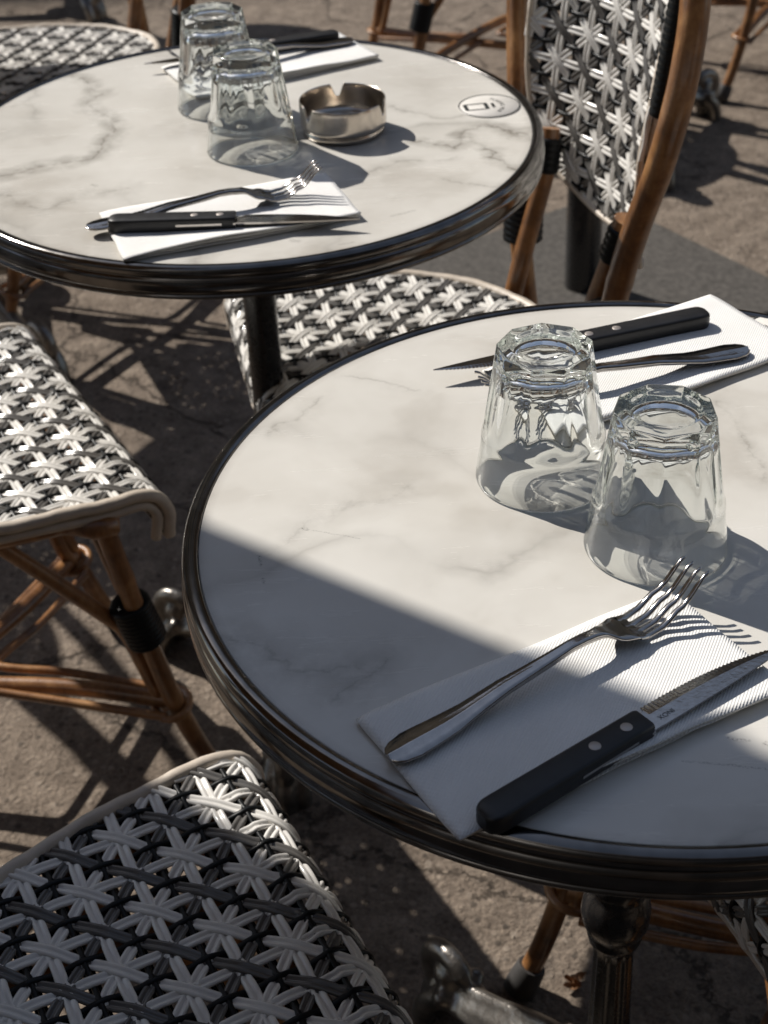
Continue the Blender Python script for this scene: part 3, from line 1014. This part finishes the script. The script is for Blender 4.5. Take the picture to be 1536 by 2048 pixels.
def weave(mb, poly, fmap, p, off, mirror):
    """eight-pointed star cane weave: two straight and two diagonal families of
    doubled strands cross at the stars, thin black cords run between them.
    poly: outline in (u, v); fmap(u, v, w) -> point; materials 0 white 1 grey 2 black"""
    us, vs_ = [q[0] for q in poly], [q[1] for q in poly]
    box = (min(us), max(us), min(vs_), max(vs_))
    sg = -1 if mirror else 1
    rnd = random.Random(7)
    mm_ = .001
    def strand(P0, d, wfun, prof, mi, step):
        """walk the line P0 + t*d (grid units), emit the runs inside the outline"""
        ts = []
        t = -30.0
        while t < 30:
            u, v = off[0] + p * (P0[0] + t * d[0]), off[1] + sg * p * (P0[1] + t * d[1])
            ts.append((t, box[0] - .01 < u < box[1] + .01 and box[2] - .01 < v < box[3] + .01 and inside(poly, u, v)))
            t += step
        run = []
        runs = []
        for (a, ia), (b, ib) in zip(ts, ts[1:]):
            if ia:
                run.append(a)
            if ia != ib:
                lo, hi = (a, b) if ia else (b, a)
                for _ in range(8):
                    mid = (lo + hi) / 2
                    if inside(poly, off[0] + p * (P0[0] + mid * d[0]), off[1] + sg * p * (P0[1] + mid * d[1])):
                        lo = mid
                    else:
                        hi = mid
                run.append(lo)
                if ia:
                    runs.append(run)
                    run = []
        dl = math.hypot(*d)
        nx_, ny_ = -d[1] / dl, d[0] / dl
        jit = rnd.uniform(-.00035, .00035)
        jw = rnd.uniform(-.0002, .0002)
        ph1, ph2 = rnd.uniform(0, 6.28), rnd.uniform(0, 6.28)
        for r_ in runs:
            if len(r_) < 3 or (r_[-1] - r_[0]) * p * dl < .006:
                continue
            rings = []
            for t in r_:
                cu, cv = P0[0] + t * d[0], P0[1] + t * d[1]
                w = wfun(t) * mm_ * .52 + jw
                wob = jit + .00030 * math.sin(t * 2.7 + ph1) + .0002 * math.sin(t * 7.1 + ph2)
                ring = []
                for a, b in prof:
                    a2 = a * mm_ + wob
                    u = off[0] + p * cu + nx_ * a2
                    v = off[1] + sg * (p * cv + ny_ * a2)
                    ring.append(fmap(u, v, w + b * mm_))
                rings.append(ring)
            k = len(prof)
            vs = [q for rg in rings for q in rg]
            fs = []
            for i in range(len(rings) - 1):
                for j in range(k):
                    f = (i * k + j, i * k + (j + 1) % k, (i + 1) * k + (j + 1) % k, (i + 1) * k + j)
                    fs.append(f if sg > 0 else f[::-1])
            mb.add(vs, fs, mi)
            mb.add(rings[0], [tuple(range(k))], mi, False)
            mb.add(rings[-1], [tuple(range(k))], mi, False)
    tau = 2 * math.pi
    n = int(.6 / p) + 2
    for k in range(-n, n + 1):
        cmat = 0 if k % 2 == 0 else 1
        h = k / 2
        strand((h, h), (1, -1), lambda t, h=h: .9 + 2.7 * math.cos(tau * (t - h)), DOUBLE, cmat, .1)
        strand((h, -h), (1, 1), lambda t, h=h: -.4 - 1.1 * math.cos(2 * tau * (t - h)) + .4 * math.cos(tau * (t - h)), DOUBLE, cmat, .1)
        strand((k, 0), (0, 1), lambda t: .3 - 1.1 * math.cos(tau * t), DOUBLE, 0, .1)
        strand((0, k), (1, 0), lambda t: .3 - 1.1 * math.cos(tau * t), DOUBLE, 0, .1)
        strand((0, k + .5), (1, 0), lambda t: -5.6, FLAT, 3, .25)  # added black strips beneath, painting shade into the gaps of the weave
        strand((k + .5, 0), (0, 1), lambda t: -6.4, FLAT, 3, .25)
        strand((0, k + .5), (1, 0), lambda t: .9 - 3.0 * math.cos(tau * t), SINGLE, 2, .125)
        strand((k + .5, 0), (0, 1), lambda t: -.3 - 2.0 * math.cos(tau * t), SINGLE, 2, .125)

SEAT_Z = .452
U0, RC = .158, .034                # where the front starts to roll over, and its radius
U1 = U0 + RC * math.pi / 2
def seat_map(u, v, w):
    if u <= U0:
        sag = -.006 * (1 - min(1, (v / .2) ** 2)) * max(0, 1 - ((u - .02) / .17) ** 2)
        return (u, v, SEAT_Z + w + sag)
    if u <= U1:
        a = (u - U0) / RC
        return (U0 + (RC + w) * math.sin(a), v, SEAT_Z - RC + (RC + w) * math.cos(a))
    return (U0 + RC + w - (u - U1) * .12, v, SEAT_Z - RC - (u - U1))
UF = U1 + .026
_half = [(UF, .199), (U1, .203), (.15, .203), (.10, .196), (.05, .187), (.015, .178), (-.03, .163), (-.07, .140), (-.105, .108), (-.13, .072), (-.146, .035)]
SEAT_POLY = _half + [(-.150, 0)] + [(a, -b) for a, b in reversed(_half)]

def back_map(u, v, w):
    x = -.238 + 2.0 * u * u - .12 * (v - .58)
    s = 4.0 * u
    ln = math.sqrt(1 + s * s)
    return (x + w / ln, u - w * s / ln, v)
_bh = [(.05, .552), (.10, .562), (.145, .584), (.172, .63), (.186, .69), (.190, .75), (.184, .80), (.160, .838), (.11, .862), (.055, .873)]
BACK_POLY = [(0, .553)] + _bh + [(0, .877)] + [(-a, b) for a, b in reversed(_bh)]

def smooth_poly(poly, n=5):
    return [(q.x, q.y) for q in catmull([Vector((a, b, 0)) for a, b in poly], n, True)]

def seat_mesh(mirror):
    mb = MB()
    weave(mb, SEAT_POLY, seat_map, .0378, (.1229, -.053) if mirror else (.1035, -.0277), mirror)
    return mb.mesh('seat', ['white', 'grey', 'dark', 'gap_shade'])

def back_mesh():
    mb = MB()
    weave(mb, smooth_poly(BACK_POLY, 3), back_map, .0378, (0, .70), False)
    return mb.mesh('backrest', ['white', 'grey', 'dark', 'gap_shade'])

def dens(poly, step=.008, closed=False):
    out = []
    L = len(poly)
    for i in range(L if closed else L - 1):
        a, b = poly[i], poly[(i + 1) % L]
        d = math.hypot(b[0] - a[0], b[1] - a[1])
        k = max(1, int(d / step))
        for j in range(k):
            out.append((a[0] + (b[0] - a[0]) * j / k, a[1] + (b[1] - a[1]) * j / k))
    if not closed:
        out.append(poly[-1])
    return out

def seat_trim_mesh():
    mb = MB()
    side = dens(smooth_open(SEAT_POLY), .006)
    wob = lambda i: .0007 * math.sin(i * .55) + .0004 * math.sin(i * 1.7)
    tube(mb, [Vector(seat_map(u, v * 1.012, -.0008 + wob(i))) for i, (u, v) in enumerate(side)], .0064, 12)
    tube(mb, [Vector(seat_map(u, v * 1.004, -.0132 - .0006 * math.sin(i * .4))) for i, (u, v) in enumerate(side)], .0056, 10)
    front = [(UF, -.199 + .398 * i / 40) for i in range(41)]
    tube(mb, [Vector(seat_map(u, v, .0005 + wob(i * 2))) for i, (u, v) in enumerate(front)], .0026, 8)
    tube(mb, [Vector(seat_map(u + .0045, v, -.001 + wob(i * 2 + 5))) for i, (u, v) in enumerate(front)], .0026, 8)
    return mb.mesh('seat_trim', ['cream'])

def smooth_open(poly):
    return [(q.x, q.y) for q in catmull([Vector((a, b, 0)) for a, b in poly], 4)]

def seat_frame_mesh():
    mb = MB()
    pts = [(u, v) for u, v in SEAT_POLY if u < .16]
    path = [Vector((u * .93 - .004, v * .90, SEAT_Z - .024)) for u, v in smooth_poly(pts, 4)]
    tube(mb, path, .0115, 10, closed=True)
    for y in (-.09, 0, .09):
        tube(mb, [Vector((-.11, y, SEAT_Z - .024)), Vector((.14, y, SEAT_Z - .024))], .006, 8)
    return mb.mesh('seat_frame', ['rattan'])

def back_trim_mesh():
    mb = MB()
    pl = dens(smooth_poly(BACK_POLY, 5), .006, True)
    tube(mb, [Vector(back_map(u, v, .001 + .0006 * math.sin(i * .6))) for i, (u, v) in enumerate(pl)], .0036, 8, closed=True)
    tube(mb, [Vector(back_map(u * .985, .7 + (v - .7) * .985, -.0055)) for u, v in pl], .0036, 8, closed=True)
    return mb.mesh('backrest_trim', ['cream'])

def rod(pts, rad, sides=12, n=6, knots=0, seed=0):
    mb = MB()
    path = catmull([Vector(q) for q in pts], n)
    k = len(path)
    rr = rad if isinstance(rad, list) else [rad] * k
    if not isinstance(rad, list):
        rd = random.Random(seed)
        rr = [rad * (1 + .035 * mnoise.noise(path[i] * 14 + Vector((seed, 0, 0)))) for i in range(k)]
        for _ in range(knots):
            i = rd.randrange(2, k - 2)
            rr[i] = rad * 1.07
    tube(mb, path, rr, sides)
    return mb

def sleeve(mb, pts, rad, turns, mi=0):
    """cord wound tightly round a cane"""
    path = []
    P = [Vector(q) for q in pts]
    a, b = P[0], P[-1]
    n = turns * 6
    d = (b - a).normalized()
    rr = [rad * (1 + .07 * abs(math.sin(math.pi * turns * i / n))) for i in range(n + 1)]
    tube(mb, [a - d * .0022, a - d * .0014] + [a.lerp(b, i / n) for i in range(n + 1)] + [b + d * .0014, b + d * .0022],
         [rad * .55, rad * .86] + rr + [rad * .86, rad * .55], 14, mi=mi)

HOOP = [(-.258, .168, .0), (-.220, .160, .16), (-.186, .158, .32), (-.169, .160, .46), (-.167, .168, .54), (-.174, .198, .64), (-.184, .238, .74), (-.194, .254, .83), (-.204, .236, .905), (-.212, .160, .962), (-.216, 0, .985)]
HOOP = HOOP + [(x, -y, z) for x, y, z in reversed(HOOP[:-1])]
LEG = [(.128, .168, .430), (.145, .166, .33), (.160, .165, .24), (.180, .165, .14), (.203, .166, .06), (.226, .168, .006)]

def chair_meshes():
    D = {}
    mb = rod(HOOP, .0135, 14, 8, 5, 1)
    D['back_hoop'] = mb.mesh('back_hoop', ['rattan'])
    for s in (-1, 1):
        mb = rod([(x, s * y, z) for x, y, z in LEG], .0108, 14, 6, 1, 2 + s)
        D['leg', s] = mb.mesh('leg', ['rattan'])
        mb = MB()
        a, b = Vector((.2235, s * .1676, .012)), Vector((.228, s * .168, 0))
        d = (Vector(LEG[-1]) - Vector(LEG[-2])).normalized()
        d.y *= s
        e = Vector((.226, s * .168, .004))
        tube(mb, [e - d * .036, e - d * .034, e - d * .018, e - d * .002, e + d * .001], [.0140, .0150, .0165, .0168, .012], 16)
        D['foot', s] = mb.mesh('rubber_foot', ['rubber'])
        mb = MB()
        e = Vector((-.2575, s * .168, .002))
        tube(mb, [e + Vector((.006, 0, .032)), e + Vector((.003, 0, .016)), e, e - Vector((0, 0, .001))], [.0150, .0165, .0168, .012], 16)
        D['rear_foot', s] = mb.mesh('rubber_foot', ['rubber'])
        # cane brace from the seat frame down to the leg, running on beside it
        mb = rod([(.015, s * .150, .428), (.065, s * .150, .36), (.118, s * .148, .285), (.143, s * .147, .245), (.163, s * .147, .165), (.176, s * .148, .125)], .0085, 10, 6, 1, 5)
        D['brace', s] = mb.mesh('brace', ['rattan'])
        mb = rod([(.135, s * .02, .424), (.142, s * .085, .36), (.150, s * .135, .295), (.158, s * .146, .25)], .0075, 10, 6, 1, 6)
        D['front_brace', s] = mb.mesh('brace', ['rattan'])
        mb = MB()
        sleeve(mb, [(.148, s * .158, .292), (.162, s * .157, .236)], .0215, 9)
        D['binding', s] = mb.mesh('binding', ['dark'])
        # thin hoop where the stretchers meet the leg
        mb = MB()
        c = Vector((.178, s * .158, .135))
        tube(mb, [c + Vector((.019 * math.cos(a), .024 * math.sin(a), .006 * math.cos(a))) for a in [2 * math.pi * k / 20 for k in range(20)]], .0048, 8, closed=True)
        D['ring', s] = mb.mesh('ring', ['rattan'])
        mb = rod([(-.140, s * .108, .420), (-.160, s * .112, .50), (-.183, s * .118, .58), (-.192, s * .128, .63)], .0115, 12, 6, 0, 8)
        D['rear_post', s] = mb.mesh('rear_post', ['rattan'])
        mb = MB()
        sleeve(mb, [(-.166, s * .148, .485), (-.170, s * .156, .545)], .023, 8)
        D['post_binding', s] = mb.mesh('binding', ['dark'])
        mb = MB()
        sleeve(mb, [(-.186, s * .221, .775), (-.196, s * .228, .885)], .0105, 16)
        D['top_binding', s] = mb.mesh('binding', ['dark'])
        mb = MB()
        sleeve(mb, [(-.1835, s * .1185, .582), (-.1905, s * .126, .618)], .0145, 5)
        D['low_binding', s] = mb.mesh('binding', ['dark'])
        # stretcher of the crossed pair, front leg to opposite rear leg
        mb = rod([(.178, s * .158, .140), (.09, s * .078, .146 + .006 * s), (-.02, -s * .004, .150 + .012 * s), (-.11, -s * .085, .150 + .006 * s), (-.222, -s * .155, .150)], .0100, 12, 6, 2, 9)
        D['stretcher', s] = mb.mesh('stretcher', ['rattan'])
        # bent thin canes tucked beside the cross
        mb = rod([(.182, s * .128, .132), (.10, s * .055, .140), (.042, s * .016, .145), (.028, 0, .146), (.042, -s * .016, .145), (.10, -s * .055, .140), (.182, -s * .128, .132)] if s > 0 else
                 [(-.218, .130, .15), (-.13, .066, .152), (-.075, .018, .153), (-.062, 0, .153), (-.075, -.018, .153), (-.13, -.066, .152), (-.218, -.130, .15)], .0052, 8, 6, 0, 10)
        D['thin', s] = mb.mesh('bent_cane', ['rattan'])
        mb = rod([(.165, s * .172, .132), (.06, s * .083, .140), (.002, s * .036, .145), (-.014, s * .028, .146), (-.03, s * .036, .147), (-.09, s * .085, .148), (-.20, s * .172, .15)], .0052, 8, 6, 0, 11)
        D['thin_side', s] = mb.mesh('bent_cane', ['rattan'])
    D['seat_frame'] = seat_frame_mesh()
    D['seat_trim'] = seat_trim_mesh()
    D['backrest'] = back_mesh()
    D['backrest_trim'] = back_trim_mesh()
    D['seat'] = {False: seat_mesh(False), True: seat_mesh(True)}
    return D

CH = chair_meshes()
GROUP = 'woven rattan bistro chairs on the terrace'
def chair(x, y, fx, fy, mirror, label):
    t = thing('rattan_chair', (x, y, 0), math.atan2(fy, fx), label, 'chair', GROUP)
    se = link('seat', CH['seat'][mirror], t)
    link('seat_trim', CH['seat_trim'], se)
    link('seat_frame', CH['seat_frame'], t)
    br = link('backrest', CH['backrest'], t)
    link('backrest_trim', CH['backrest_trim'], br)
    hp = link('back_hoop', CH['back_hoop'], t)
    for s in (-1, 1):
        lg = link('leg', CH['leg', s], t)
        link('rubber_foot', CH['foot', s], lg)
        link('binding', CH['binding', s], lg)
        link('ring', CH['ring', s], lg)
        link('rubber_foot', CH['rear_foot', s], hp)
        link('brace', CH['brace', s], t)
        link('brace', CH['front_brace', s], t)
        rp = link('rear_post', CH['rear_post', s], t)
        link('binding', CH['low_binding', s], rp)
        link('binding', CH['post_binding', s], hp)
        link('binding', CH['top_binding', s], hp)
        link('stretcher', CH['stretcher', s], t)
        link('bent_cane', CH['thin', s], t)
        link('bent_cane', CH['thin_side', s], t)
    return t

chair(.0470, 1.5750, -.983, -.185, True, 'woven chair between the two tables whose tall curved backrest fills the upper right')
chair(-.4785, 1.396, .885, .466, False, 'sunlit woven chair left of the back table, its seat front cut by the left edge')
chair(-.202, .660, .91, .414, False, 'woven chair nearest the camera, seat almost wholly in shade, bottom left')
chair(.381, .946, -.943, -.333, True, 'woven chair under the front table, only its seat front and one leg showing')
chair(-.489, 2.595, -.93, -.37, True, 'woven chair behind the back table at top left, half its seat in shade')
chair(-.86, 2.22, .885, .466, False, 'woven chair largely hidden behind the back table, only a front leg showing at left')
chair(.246, 3.487, -.975, -.22, True, 'woven chair farthest back, only its crossed stretchers and front legs in the picture')
chair(-1.05, 3.35, -.975, -.22, True, 'woven chair in the top left corner, behind the half shaded seat')
chair(.967, 3.645, -.96, -.28, True, 'woven chair at the top right corner, only its lower legs in the picture')
T6 = table(.56, 3.20, 'marble_far', (35, 155, 275), 'round marble bistro table behind the woven backrest, its column glimpsed past the hoop')
T7 = table(-.88, 4.38, 'marble_far', (80, 200, 320), 'round marble bistro table beyond the top left corner, farthest of all')
T5 = table(-.708, 2.47, 'marble_far', (75, 195, 315), 'round marble bistro table out past the left edge that shades the back left chair')

# ------------------------------------------------------------------ houses across the street
def facade(x, y, w, h, rz, label, storeys, bays):
    t = thing('stone_building', (x, y, 0), rz, label, 'building')
    def box(mb, x0, x1, y0, y1, z0, z1):
        mb.add([(x0, y0, z0), (x1, y0, z0), (x1, y1, z0), (x0, y1, z0), (x0, y0, z1), (x1, y0, z1), (x1, y1, z1), (x0, y1, z1)],
               [(3, 2, 1, 0), (4, 5, 6, 7), (0, 1, 5, 4), (1, 2, 6, 5), (2, 3, 7, 6), (3, 0, 4, 7)], 0, False)
    mb = MB()
    box(mb, -w / 2, w / 2, 0, 6, 0, h)
    link('wall', mb.mesh('wall', ['limestone']), t)
    mb = MB()
    box(mb, -w / 2 - .2, w / 2 + .2, -.3, 6.2, h, h + .35)
    link('cornice', mb.mesh('cornice', ['limestone']), t)
    fr, pane = MB(), MB()
    box(fr, -.62, .62, -.06, -.004, -.05, 2.0)
    box(pane, -.52, .52, -.075, -.062, .05, 1.9)
    fm, pm = fr.mesh('window', ['limestone']), pane.mesh('pane', ['iron'])
    for i in range(storeys):
        for j in range(bays):
            f = link('window', fm, t)
            f.location = (-w / 2 + w * (j + .5) / bays, 0, 1.0 + i * 3.1)
            link('pane', pm, f)
    return t
def shopfront():
    t = thing('cafe_front', (0, -1.5, 0), 0, 'dark painted cafe front behind the camera, panelled and glazed', 'building')
    def box(mb, x0, x1, y0, y1, z0, z1, mi=0):
        mb.add([(x0, y0, z0), (x1, y0, z0), (x1, y1, z0), (x0, y1, z0), (x0, y0, z1), (x1, y0, z1), (x1, y1, z1), (x0, y1, z1)],
               [(3, 2, 1, 0), (4, 5, 6, 7), (0, 1, 5, 4), (1, 2, 6, 5), (2, 3, 7, 6), (3, 0, 4, 7)], mi, False)
    mb = MB()
    box(mb, -9, 9, -5, -.25, 0, 5)
    link('wall', mb.mesh('wall', ['paint']), t)
    pn = MB(); box(pn, -.7, .7, -.25, -.2, .1, .8)
    wn_ = MB(); box(wn_, -.75, .75, -.25, -.19, .9, 3.1)
    gl = MB(); box(gl, -.66, .66, -.19, -.18, 1.0, 3.0)
    meshes = [q.mesh(n, [k]) for q, n, k in ((pn, 'panel', 'paint'), (wn_, 'window', 'paint'), (gl, 'pane', 'iron'))]
    for i in range(10):
        x = -8.1 + 1.8 * i
        p = link('panel', meshes[0], t); p.location.x = x
        w = link('window', meshes[1], t); w.location.x = x
        link('pane', meshes[2], w)
    mb = MB(); box(mb, -9, 9, -.25, .05, 3.3, 3.9)
    link('fascia', mb.mesh('fascia', ['paint']), t)
shopfront()
facade(0, 13, 40, 10.4, 0, 'pale stone house across the street, far behind the tables', 3, 13)

# ------------------------------------------------------------------ parasols
def along(a, n, z):
    return Vector((a * .8 + n * .6, a * -.6 + n * .8, z))
def shade_parasol():
    t = thing('open_parasol', along(-2.35, -.35, 0), 0, 'open tan square parasol that shades the front table and nearest chair', 'parasol')
    o = t.location
    z = 2.07
    e0 = Vector((-.1214, .8453, ZT))
    L0 = e0 - SD * ((z - ZT) / -SD.z) * 1.0
    L0 = e0 + SD * ((z - ZT) / SD.z)
    d, n = Vector((.8, -.6, 0)), Vector((.6, .8, 0))
    edge = [(-1.25, .05), (-.344, .030), (-.196, .022), (-.1, .006), (0, 0), (.386, 0), (1.15, 0)]
    rimp = [L0 + d * a + n * b for a, b in edge]
    far = [L0 + d * 1.15 - n * 2.2, L0 - d * 1.25 - n * 2.2]
    mb = MB()
    pts = rimp + far
    apex = sum((q for q in pts), Vector()) / len(pts) + Vector((0, 0, .42))
    k = len(pts)
    th = Vector((0, 0, .004))
    vs = [q - o for q in pts] + [q - o + th for q in pts] + [apex - o, apex - o + th]
    fs = []
    for i in range(k):
        j = (i + 1) % k
        fs += [(2 * k, j, i), (2 * k + 1, k + i, k + j), (i, j, k + j, k + i)]
    mb.add(vs, fs, 0, False)
    # short valance hanging from the far sides
    link('canopy', mb.mesh('canopy', ['canvas']), t)
    mb = MB()
    p0 = Vector((0, 0, 0))
    c = apex - o
    tube(mb, [Vector((c.x, c.y, 0)), Vector((c.x, c.y, c.z))], .024, 16)
    link('pole', mb.mesh('pole', ['iron']), t)
    mb = MB()
    x, y = c.x, c.y
    mb.add([(x + a * .3, y + b * .3, zz) for zz in (0, .06) for a, b in ((-1, -1), (1, -1), (1, 1), (-1, 1))],
           [(3, 2, 1, 0), (4, 5, 6, 7), (0, 1, 5, 4), (1, 2, 6, 5), (2, 3, 7, 6), (3, 0, 4, 7)], 0, False)
    link('base', mb.mesh('base', ['slab']), t)
    for i in range(k):
        mb = MB()
        tube(mb, [c - Vector((0, 0, .02)), pts[i] - o + Vector((0, 0, -.012))], .009, 8)
        link('rib', mb.mesh('rib', ['iron']), t)
    return t
shade_parasol()

def closed_parasol(x, y):
    t = thing('closed_parasol', (x, y, 0), R(-57), 'black pole on a dark square granite slab, behind the woven backrest', 'parasol')
    mb = MB()
    h = .275
    vs, bev = [], .006
    for zz, hh in ((0, h), (.034, h), (.04, h - bev)):
        vs += [(a * hh, b * hh, zz) for a, b in ((-1, -1), (1, -1), (1, 1), (-1, 1))]
    fs = [(3, 2, 1, 0), (8, 9, 10, 11)]
    for r_ in (0, 4):
        for i in range(4):
            j = (i + 1) % 4
            fs.append((r_ + i, r_ + j, r_ + 4 + j, r_ + 4 + i))
    mb.add(vs, fs, 0, False)
    link('base', mb.mesh('base', ['slab']), t)
    mb = MB()
    lathe(mb, [(.031, .04), (.031, .075), (.030, .42), (.030, .475), (.030, 1.3), (.024, 1.305), (.024, 2.55), (.012, 2.58)], 32)
    link('pole', mb.mesh('pole', ['iron']), t)
    mb = MB()
    lathe(mb, [(.06, 1.35), (.085, 1.38), (.075, 1.8), (.06, 2.2), (.03, 2.5), (.02, 2.52)], 48, rfun=lambda a, r_, z: r_ * (1 + .18 * math.cos(8 * a)))
    link('canopy', mb.mesh('canopy', ['canvas']), t)
closed_parasol(.365, 2.49)

# ------------------------------------------------------------------ litter on the paving
def leaf_mesh(seed, size):
    rd = random.Random(seed)
    mb = MB()
    for q in range(3):
        ox, oy = rd.uniform(-.5, .5) * size, rd.uniform(-.5, .5) * size
        rot = rd.uniform(0, 6.28)
        n = 8
        vs, fs = [], []
        for i in range(n + 1):
            u = i / n
            w = size * .35 * math.sin(math.pi * min(1, u * .96 + .04)) ** .8 * rd.uniform(.75, 1.1)
            for j, s_ in enumerate((-1, -.5, 0, .5, 1)):
                x, y = (u - .5) * size * 1.4, s_ * w
                z = .004 + size * .30 * s_ * s_ * (1 - u * .3) + size * .12 * math.sin(u * 5 + seed) + .002 * rd.random()
                vs.append((ox + x * math.cos(rot) - y * math.sin(rot), oy + x * math.sin(rot) + y * math.cos(rot), max(.0008, z)))
        for i in range(n):
            for j in range(4):
                a = i * 5 + j
                fs.append((a, a + 5, a + 6, a + 1))
        mb.add(vs, fs)
    return mb.mesh('dry_leaf', ['leaf'])
l1 = tag(link('dry_leaf', leaf_mesh(2, .013)), 'crumpled brown leaf scraps beside the rubber chair foot under the front table', 'dry leaf', 'leaf scraps')
l1.location = (.168, 1.035, 0)

# loose grit, too fine to count
gr = MB()
rg = random.Random(12)
for _ in range(2600):
    x, y = rg.uniform(-.9, 1.1), rg.uniform(.85, 3.6)
    r_ = .0008 + .0022 * rg.random() ** 4
    a = rg.uniform(0, 6.28)
    vs = []
    for (px_, py_, pz_) in ((1, 0, 0), (.3, .9, 0), (-.8, .5, 0), (-.7, -.6, 0), (.4, -.9, 0), (.1, .05, 1.0)):
        k = rg.uniform(.7, 1.2) * r_
        vs.append((x + k * (px_ * math.cos(a) - py_ * math.sin(a)), y + k * (px_ * math.sin(a) + py_ * math.cos(a)), max(0, k * pz_ * .9)))
    gr.add(vs, [(0, 1, 5), (1, 2, 5), (2, 3, 5), (3, 4, 5), (4, 0, 5)], 0, False)
g_ = link('grit', gr.mesh('grit', ['grit']))
g_['kind'] = 'stuff'
g_['label'] = 'loose grit and crumbs scattered over the paving'
